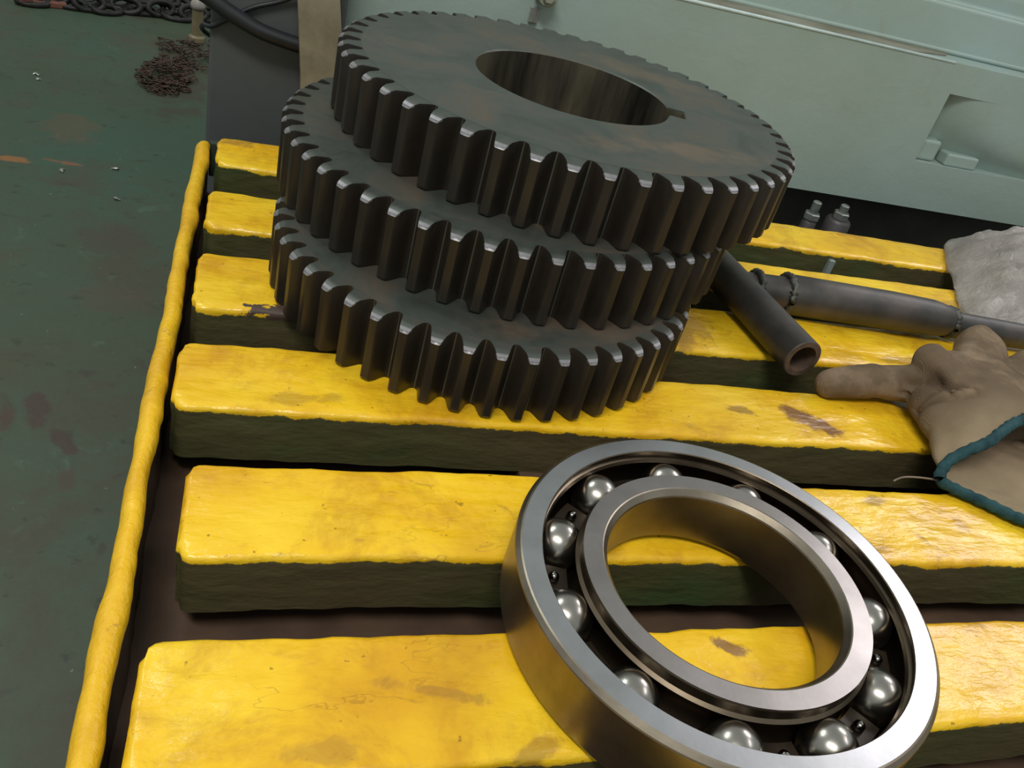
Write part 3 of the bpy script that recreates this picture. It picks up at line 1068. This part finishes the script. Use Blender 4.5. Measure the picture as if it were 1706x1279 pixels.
rg = 0.0435
zs = [0.0920 - 0.0688 * k / 10 for k in range(11)]
gro = groove(zs, 1, rg)
prof = [(0.2930, hw), (0.3235, hw), (0.3262, hw - 0.001), (0.3318, hw - 0.0065), (0.3328, hw - 0.009), (0.3328, 0.009), (0.3318, 0.0065), (0.3255, 0.0), (0.2930, 0.0),
        (0.2930, 0.010)] + [(gro[-1][0], 0.0232)] + list(reversed(gro))[1:-1] + [(gro[0][0], 0.0920), (0.2905, 0.098), (0.2965, 0.1005), (0.2965, 0.1045), (0.2915, 0.1075), (0.2915, 0.1135)]
mis = [0, 1, 1, 1, 1, 1, 1, 0] + [2] * (len(prof) - 8)
b = MB()
b.lathe(prof, 160, 0, True, mis=mis)
b.make('outer_ring', [M['ring_face'], M['ring_side'], M['race']], BR, True, sharp=11)
gi = groove(zs, -1, rg)
prof = [(0.2285, hw), (0.1985, hw), (0.1965, hw - 0.0008), (0.1885, hw - 0.010), (0.1875, hw - 0.013), (0.1875, 0.012), (0.197, 0.0), (0.2297, 0.0), (0.2297, 0.0232 - 0.004)] + \
       [(gi[-1][0], 0.0232)] + list(reversed(gi))[1:-1] + [(gi[0][0], 0.092), (0.2297, 0.0965), (0.2297, hw - 0.003)]
mis = [0, 1, 1, 1, 1, 1, 0] + [2] * (len(prof) - 7)
b = MB()
b.lathe(prof, 160, 0, True, mis=mis)
b.make('inner_ring', [M['ring_face_inner'], M['ring_side'], M['race']], BR, True, sharp=11)
bp = MB()
n1, n2 = 28, 16
V, F = [(0, 0, -rb)], []
for i in range(1, n2):
    th = pi * i / n2 - pi / 2
    for k in range(n1):
        V.append((rb * math.cos(th) * math.cos(2 * pi * k / n1), rb * math.cos(th) * math.sin(2 * pi * k / n1), rb * math.sin(th)))
V.append((0, 0, rb))
for k in range(n1):
    F.append((0, 1 + (k + 1) % n1, 1 + k))
    F.append((len(V) - 1, len(V) - 1 - n1 + k, len(V) - 1 - n1 + (k + 1) % n1))
for i in range(n2 - 2):
    for k in range(n1):
        F.append((1 + i * n1 + k, 1 + i * n1 + (k + 1) % n1, 1 + (i + 1) * n1 + (k + 1) % n1, 1 + (i + 1) * n1 + k))
NB = 11
A0 = math.radians(153.4)
b0 = None
for k in range(NB):
    a = A0 + 2 * pi * k / NB
    if b0 is None:
        o = b0 = link_mesh('bearing_ball', V, F, M['ball'], BR)
    else:
        o = b0.copy()
        COL.objects.link(o)
        o.parent = BR
    o.location = Vector((rc * math.cos(a), rc * math.sin(a), zc)) * U
# ribbon cage low between the balls, with rivets
b = MB()
n = 264
Vr = []
for k in range(n):
    a = 2 * pi * k / n
    d = ((a - A0) * NB / (2 * pi) + 0.5) % 1.0 - 0.5      # -.5...5 pitch from nearest ball
    s_ = abs(d) * 2 * pi / NB * rc
    half = 0.012
    out = math.sqrt(max(0.0, (rb + 0.003) ** 2 - s_ * s_)) if s_ < rb + 0.003 else 0.0
    zt = zc - max(half, out * 0.93) + half
    for r, z in ((rc - 0.023, zt - half), (rc + 0.023, zt - half), (rc + 0.023, zt - half + 0.010), (rc - 0.023, zt - half + 0.010)):
        Vr.append((r * math.cos(a), r * math.sin(a), z))
Fr = []
for k in range(n):
    k2 = (k + 1) % n
    for j in range(4):
        Fr.append((k * 4 + j, k2 * 4 + j, k2 * 4 + (j + 1) % 4, k * 4 + (j + 1) % 4))
cage = link_mesh('ball_cage', Vr, Fr, M['cage'], BR, True, None, (0, 0, 0), 0, 40)
rv = None
for k in range(NB):
    a = A0 + 2 * pi * (k + 0.5) / NB
    if rv is None:
        q = MB()
        q.lathe([(0, 0.0125), (0.004, 0.012), (0.008, 0.008), (0.009, 0.0), (0.0, 0.0)], 12)
        o = rv = q.make('rivet', M['rivet'], cage)
    else:
        o = rv.copy()
        COL.objects.link(o)
        o.parent = cage
    o.location = Vector((rc * math.cos(a), rc * math.sin(a), zc + 0.0)) * U

# ================================================================ T-HANDLED TOOL
TT = thing('t_handle_wrench', 'dark steel welded T handle bar lying beside the gears, open tube end facing forward', 'tool', (1.285, 1.80, 0.0))


def tl_(p):
    return (p[0] - 1.285, p[1] - 1.80, p[2])


Ra, Rb = Vector(tl_((1.3185, 1.525, 0.0525))), Vector(tl_((1.262, 2.15, 0.0525)))
b = MB()
b.tube([Ra, Ra + (Rb - Ra) * 0.004, Rb - (Rb - Ra) * 0.004, Rb], [0.049, 0.0515, 0.0515, 0.049], 32, 0, False)
b.tube([Ra, Rb], [0.036, 0.036], 32, 1, False)
d = (Rb - Ra).normalized()
for P_ in (Ra, Rb):
    sd = d.cross(Vector((0, 0, 1))).normalized()
    u2 = sd.cross(d)
    V = [P_ + (sd * math.cos(2 * pi * k / 32) + u2 * math.sin(2 * pi * k / 32)) * q for q in (0.049, 0.036) for k in range(32)]
    b.add(V, [(k, (k + 1) % 32, 32 + (k + 1) % 32, 32 + k) for k in range(32)], 1)
b.make('cross_tube', [M['pipe'], M['pipe_in']], TT, True, sharp=40)
b = MB()
b.tube([tl_(p) for p in ((1.30, 1.872, 0.056), (1.352, 1.866, 0.056), (1.408, 1.858, 0.056), (1.44, 1.852, 0.057))], [0.040, 0.043, 0.046, 0.050], 28, 0)
b.make('neck', M['pipe'], TT, True, sharp=50)
b = MB()
pts = [(1.432, 1.853, 0.0575), (1.445, 1.852, 0.0575), (1.60, 1.840, 0.0575), (1.78, 1.826, 0.0575), (1.915, 1.815, 0.0565), (1.965, 1.811, 0.054), (2.00, 1.809, 0.049)]
b.tube([tl_(p) for p in pts], [0.050, 0.0565, 0.0565, 0.056, 0.053, 0.046, 0.036], 32, 0)
b.make('shaft', M['pipe'], TT, True, sharp=50)
b = MB()
pts = [(1.97, 1.811, 0.049), (2.02, 1.807, 0.046), (2.5, 1.768, 0.040), (3.0, 1.728, 0.040), (3.02, 1.726, 0.040)]
b.tube([tl_(p) for p in pts], [0.038, 0.039, 0.038, 0.038, 0.032], 20, 0)
b.make('bar_end', M['pipe'], TT, True, sharp=30)


def weld(center, axis, rad, name='weld_bead'):
    b = MB()
    axis = Vector(axis).normalized()
    sd = axis.cross(Vector((0, 0, 1))).normalized()
    u2 = sd.cross(axis)
    pts, rads = [], []
    for k in range(57):
        a = 2 * pi * k / 56
        w = 1 + 0.07 * nz(k * 0.9, rad * 40, 2.2)
        pts.append(Vector(center) + (sd * math.cos(a) + u2 * math.sin(a)) * rad * w + axis * 0.006 * nz(k * 0.7, 1.3, 4))
        rads.append(0.010 * (1 + 0.55 * nz(k * 1.1, 7.7, 1)))
    b.tube(pts, rads, 8, 0, False)
    b.make(name, M['weld'], TT)


sax = Vector((0.57, -0.045, 0))
weld(tl_((1.345, 1.866, 0.056)), sax, 0.045)
weld(tl_((1.436, 1.853, 0.057)), sax, 0.051)
weld(tl_((1.985, 1.810, 0.050)), sax, 0.039)


# ================================================================ GLOVE
GL = thing('work_glove', 'grimy beige knitted cotton work glove with teal hem, crumpled beside the T handle', 'glove', (1.70, 1.35, 0.0))
GO = Vector((1.70, 1.35, 0.0))


def closed_spline(pts, n):
    pts = [Vector(p) for p in pts]
    m = len(pts)
    dense = []
    for i in range(m):
        p0, p1, p2, p3 = pts[i - 1], pts[i], pts[(i + 1) % m], pts[(i + 2) % m]
        for q in range(20):
            t = q / 20
            dense.append(0.5 * ((2 * p1) + (p2 - p0) * t + (2 * p0 - 5 * p1 + 4 * p2 - p3) * t * t + (3 * p1 - p0 - 3 * p2 + p3) * t ** 3))
    L = [0.0]
    for i in range(len(dense)):
        L.append(L[-1] + (dense[(i + 1) % len(dense)] - dense[i]).length)
    out = []
    j = 0
    for k in range(n):
        s_ = L[-1] * k / n
        while L[j + 1] < s_:
            j += 1
        t = (s_ - L[j]) / max(1e-9, L[j + 1] - L[j])
        out.append(dense[j].lerp(dense[(j + 1) % len(dense)], t))
    return out


# rings start at the left corner and run over the top to the right, back along the underside
hem = [(1.463, 1.130, 0.028), (1.492, 1.160, 0.050), (1.530, 1.166, 0.080), (1.585, 1.176, 0.102), (1.625, 1.196, 0.112), (1.70, 1.232, 0.122), (1.80, 1.25, 0.125),
       (1.91, 1.22, 0.10), (1.955, 1.14, 0.05), (1.90, 1.02, 0.016), (1.76, 0.975, 0.015), (1.62, 1.022, 0.015), (1.555, 1.072, 0.015), (1.500, 1.112, 0.016)]
r1 = [(1.482, 1.178, 0.035), (1.512, 1.212, 0.062), (1.555, 1.222, 0.095), (1.61, 1.235, 0.122), (1.665, 1.25, 0.132), (1.74, 1.275, 0.140), (1.83, 1.29, 0.135),
      (1.93, 1.27, 0.105), (1.97, 1.21, 0.055), (1.92, 1.11, 0.012), (1.78, 1.07, 0.008), (1.65, 1.10, 0.008), (1.575, 1.14, 0.008), (1.515, 1.165, 0.014)]
r2 = [(1.535, 1.275, 0.035), (1.545, 1.30, 0.075), (1.585, 1.315, 0.115), (1.64, 1.33, 0.145), (1.70, 1.34, 0.155), (1.78, 1.36, 0.155), (1.86, 1.37, 0.135),
      (1.95, 1.355, 0.10), (1.98, 1.31, 0.055), (1.94, 1.24, 0.012), (1.80, 1.20, 0.008), (1.69, 1.22, 0.008), (1.61, 1.245, 0.008), (1.56, 1.262, 0.014)]
r3 = [(1.545, 1.385, 0.045), (1.555, 1.405, 0.09), (1.595, 1.42, 0.125), (1.65, 1.43, 0.15), (1.72, 1.44, 0.15), (1.80, 1.45, 0.145), (1.88, 1.455, 0.125),
      (1.97, 1.45, 0.09), (2.00, 1.42, 0.05), (1.95, 1.38, 0.012), (1.82, 1.35, 0.008), (1.72, 1.355, 0.008), (1.63, 1.37, 0.008), (1.57, 1.38, 0.016)]
r4 = [(1.575, 1.46, 0.05), (1.59, 1.475, 0.085), (1.63, 1.49, 0.115), (1.69, 1.505, 0.13), (1.76, 1.515, 0.125), (1.84, 1.525, 0.115), (1.91, 1.53, 0.10),
      (1.98, 1.53, 0.075), (2.00, 1.51, 0.045), (1.95, 1.485, 0.014), (1.84, 1.46, 0.010), (1.75, 1.455, 0.010), (1.67, 1.455, 0.010), (1.60, 1.455, 0.02)]
NR = 72
rings = [closed_spline(r, NR) for r in (hem, r1, r2, r3, r4)]
# interpolate more rings
full = []
for i in range(len(rings) - 1):
    for q in range(5):
        t = q / 5
        t = t
        full.append([rings[i][k].lerp(rings[i + 1][k], t) for k in range(NR)])
full.append(rings[-1])


def centroid(r):
    c = Vector((0, 0, 0))
    for p in r:
        c += p
    return c / len(r)


V, F = [], []
outer = full
inner = []
for i, r in enumerate(full):
    c = centroid(r)
    inner.append([p + (c - p).normalized() * 0.016 * min(1.0, (c - p).length / 0.03) for p in r])
seq = list(reversed(inner[:14])) + outer      # inside (deep) -> hem -> outside -> finger end
cd = centroid(inner[13])
for r in seq:
    V += [p - GO for p in r]
m = len(seq)
for i in range(m - 1):
    for k in range(NR):
        F.append((i * NR + k, i * NR + (k + 1) % NR, (i + 1) * NR + (k + 1) % NR, (i + 1) * NR + k))
for base in (0, (m - 1) * NR):
    c = Vector((0, 0, 0))
    for k in range(NR):
        c += V[base + k]
    V.append(c / NR)
    ci = len(V) - 1
    for k in range(NR):
        F.append((base + k, base + (k + 1) % NR, ci))
gm = MB()
gm.add(V, F)


def finger(pts, rads, squash=1.0):
    p = smooth_path([Vector(q) - GO for q in pts], 5)
    rr_ = []
    for i in range(len(rads) - 1):
        for q in range(5):
            rr_.append(rads[i] + (rads[i + 1] - rads[i]) * q / 5)
    rr_.append(rads[-1])
    # domed ends
    a = p[0]
    d0 = (p[0] - p[1]).normalized()
    cap_p, cap_r = [], []
    for w in (80, 60, 40, 20):
        w = math.radians(w)
        cap_p.append(a + d0 * rr_[0] * math.sin(w))
        cap_r.append(rr_[0] * math.cos(w))
    gm.tube(cap_p + p, cap_r + rr_, 20, 0, True, squash)


finger([(1.375, 1.462, 0.030), (1.45, 1.472, 0.036), (1.53, 1.472, 0.042), (1.60, 1.455, 0.052), (1.66, 1.44, 0.062)], [0.040, 0.045, 0.048, 0.052, 0.056], 0.9)      # finger pointing to the pipe
finger([(1.632, 1.475, 0.118), (1.625, 1.43, 0.112), (1.625, 1.36, 0.080), (1.66, 1.31, 0.06)], [0.042, 0.044, 0.046, 0.05], 1.0)    # folded knuckle
finger([(1.925, 1.618, 0.085), (1.90, 1.58, 0.080), (1.85, 1.53, 0.070), (1.79, 1.46, 0.070)], [0.068, 0.070, 0.068, 0.07], 0.9)    # thick raised finger
finger([(2.17, 1.645, 0.045), (2.09, 1.60, 0.050), (2.0, 1.54, 0.055), (1.90, 1.46, 0.06)], [0.042, 0.045, 0.048, 0.05], 0.9)        # finger lying to the right
finger([(2.14, 1.48, 0.040), (2.07, 1.47, 0.045), (1.98, 1.45, 0.05), (1.88, 1.42, 0.06)], [0.042, 0.045, 0.048, 0.05], 0.85)
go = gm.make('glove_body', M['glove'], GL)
rm = go.modifiers.new('remesh', 'REMESH')
rm.mode = 'VOXEL'
rm.voxel_size = 0.0052 * U
sm = go.modifiers.new('smooth', 'SMOOTH')
sm.iterations = 7
sm.factor = 0.5
dg = bpy.context.evaluated_depsgraph_get()
me = bpy.data.meshes.new_from_object(go.evaluated_get(dg))
go.modifiers.clear()
go.data = me
if not me.materials:
    me.materials.append(M['glove'])
# wrinkles: a few soft folds running from the palm to the fingers, and knit unevenness
bm = bmesh.new()
bm.from_mesh(me)
bm.normal_update()
for vv in bm.verts:
    p = vv.co / U
    q = Vector((p.x * 0.8 + p.y * 0.6, p.y * 0.8 - p.x * 0.6, p.z))
    f1 = noise.noise(Vector((q.x * 6, q.y * 16, q.z * 10)))
    f2 = noise.noise(Vector((p.x * 26, p.y * 26, p.z * 26 + 5)))
    fold = -0.034 * math.exp(-((p.x + 0.115 + (p.y - 0.03) * 0.55) / 0.016) ** 2) * math.exp(-((p.y - 0.03) / 0.06) ** 2)
    fold -= 0.024 * math.exp(-((p.y + 0.02 + (p.x + 0.09) * 0.25) / 0.014) ** 2) * math.exp(-((p.x + 0.12) / 0.05) ** 2)
    fold *= 1.0 if p.z > 0.04 else 0.0
    amp = 0.010 * f1 + 0.0025 * f2
    vv.co += vv.normal * (amp + fold) * U
    if vv.co.z < 0.0006:
        vv.co.z = 0.0006
bm.to_mesh(me)
bm.free()
me.polygons.foreach_set('use_smooth', [True] * len(me.polygons))
# hem: a thick teal overlock edge
b = MB()
hp = [p - GO for p in closed_spline(hem, 120)]
hp.append(hp[0])
b.tube(hp, [0.0125 * (1 + 0.12 * math.sin(k * 2.4)) for k in range(len(hp))], 10, 0, False, 1.0)
b.make('hem', M['hem'], GL)
b = MB()
th_ = smooth_path([Vector(p) - GO for p in ((1.47, 1.135, 0.02), (1.43, 1.15, 0.012), (1.395, 1.155, 0.006), (1.365, 1.145, 0.003))])
b.tube(th_, [0.0022] * len(th_), 6)
b.make('loose_thread', M['thread'], GL)

# ================================================================ PLASTIC BAG
V, F = [], []
n = 90
foot = [(2.165, 1.90), (2.25, 2.08), (2.36, 2.26), (2.47, 2.44), (2.58, 2.56), (2.80, 2.62), (3.10, 2.63), (3.35, 2.56), (3.42, 2.3), (3.36, 2.0), (3.05, 1.86), (2.6, 1.845), (2.3, 1.86)]
fs = closed_spline([(x, y, 0) for x, y in foot], n)
cc = Vector((2.85, 2.24, 0))
nr = 34
for side in (1, -1):
    for j in range(nr + 1):
        t = j / nr
        for k in range(n):
            p = fs[k].lerp(cc, t)
            h = 0.17 * (1 - (1 - t) ** 2.6) * (1.0 if side == 1 else 0.0)
            w = min(1.0, t * 8)
            cr = (abs(fbm(p.x, p.y, 2.2, 5, 4)) * 0.06 + abs(nz(p.x, p.y, 4, 16)) * 0.014 - 0.015) * w
            z = 0.010 + (max(0.004, h + cr) if side == 1 else 0.0)
            if side == -1:
                z = 0.004
            e = 0.018 * fbm(p.x, p.y, 9 + side, 8, 3) * (1 - t)
            V.append((p.x - 2.85 + e, p.y - 2.24 + e * 0.5, z))
for s_ in (0, 1):
    o_ = s_ * (nr + 1) * n
    for j in range(nr):
        for k in range(n):
            F.append((o_ + j * n + k, o_ + j * n + (k + 1) % n, o_ + (j + 1) * n + (k + 1) % n, o_ + (j + 1) * n + k))
o2 = (nr + 1) * n
for k in range(n):
    F.append((k, (k + 1) % n, o2 + (k + 1) % n, o2 + k))
p = link_mesh('plastic_bag', V, F, M['plastic'], None, True, None, (2.85, 2.24, 0.0))
tag(p, 'crumpled cloudy white plastic bag lying on the far yellow slats at the right', 'bag')
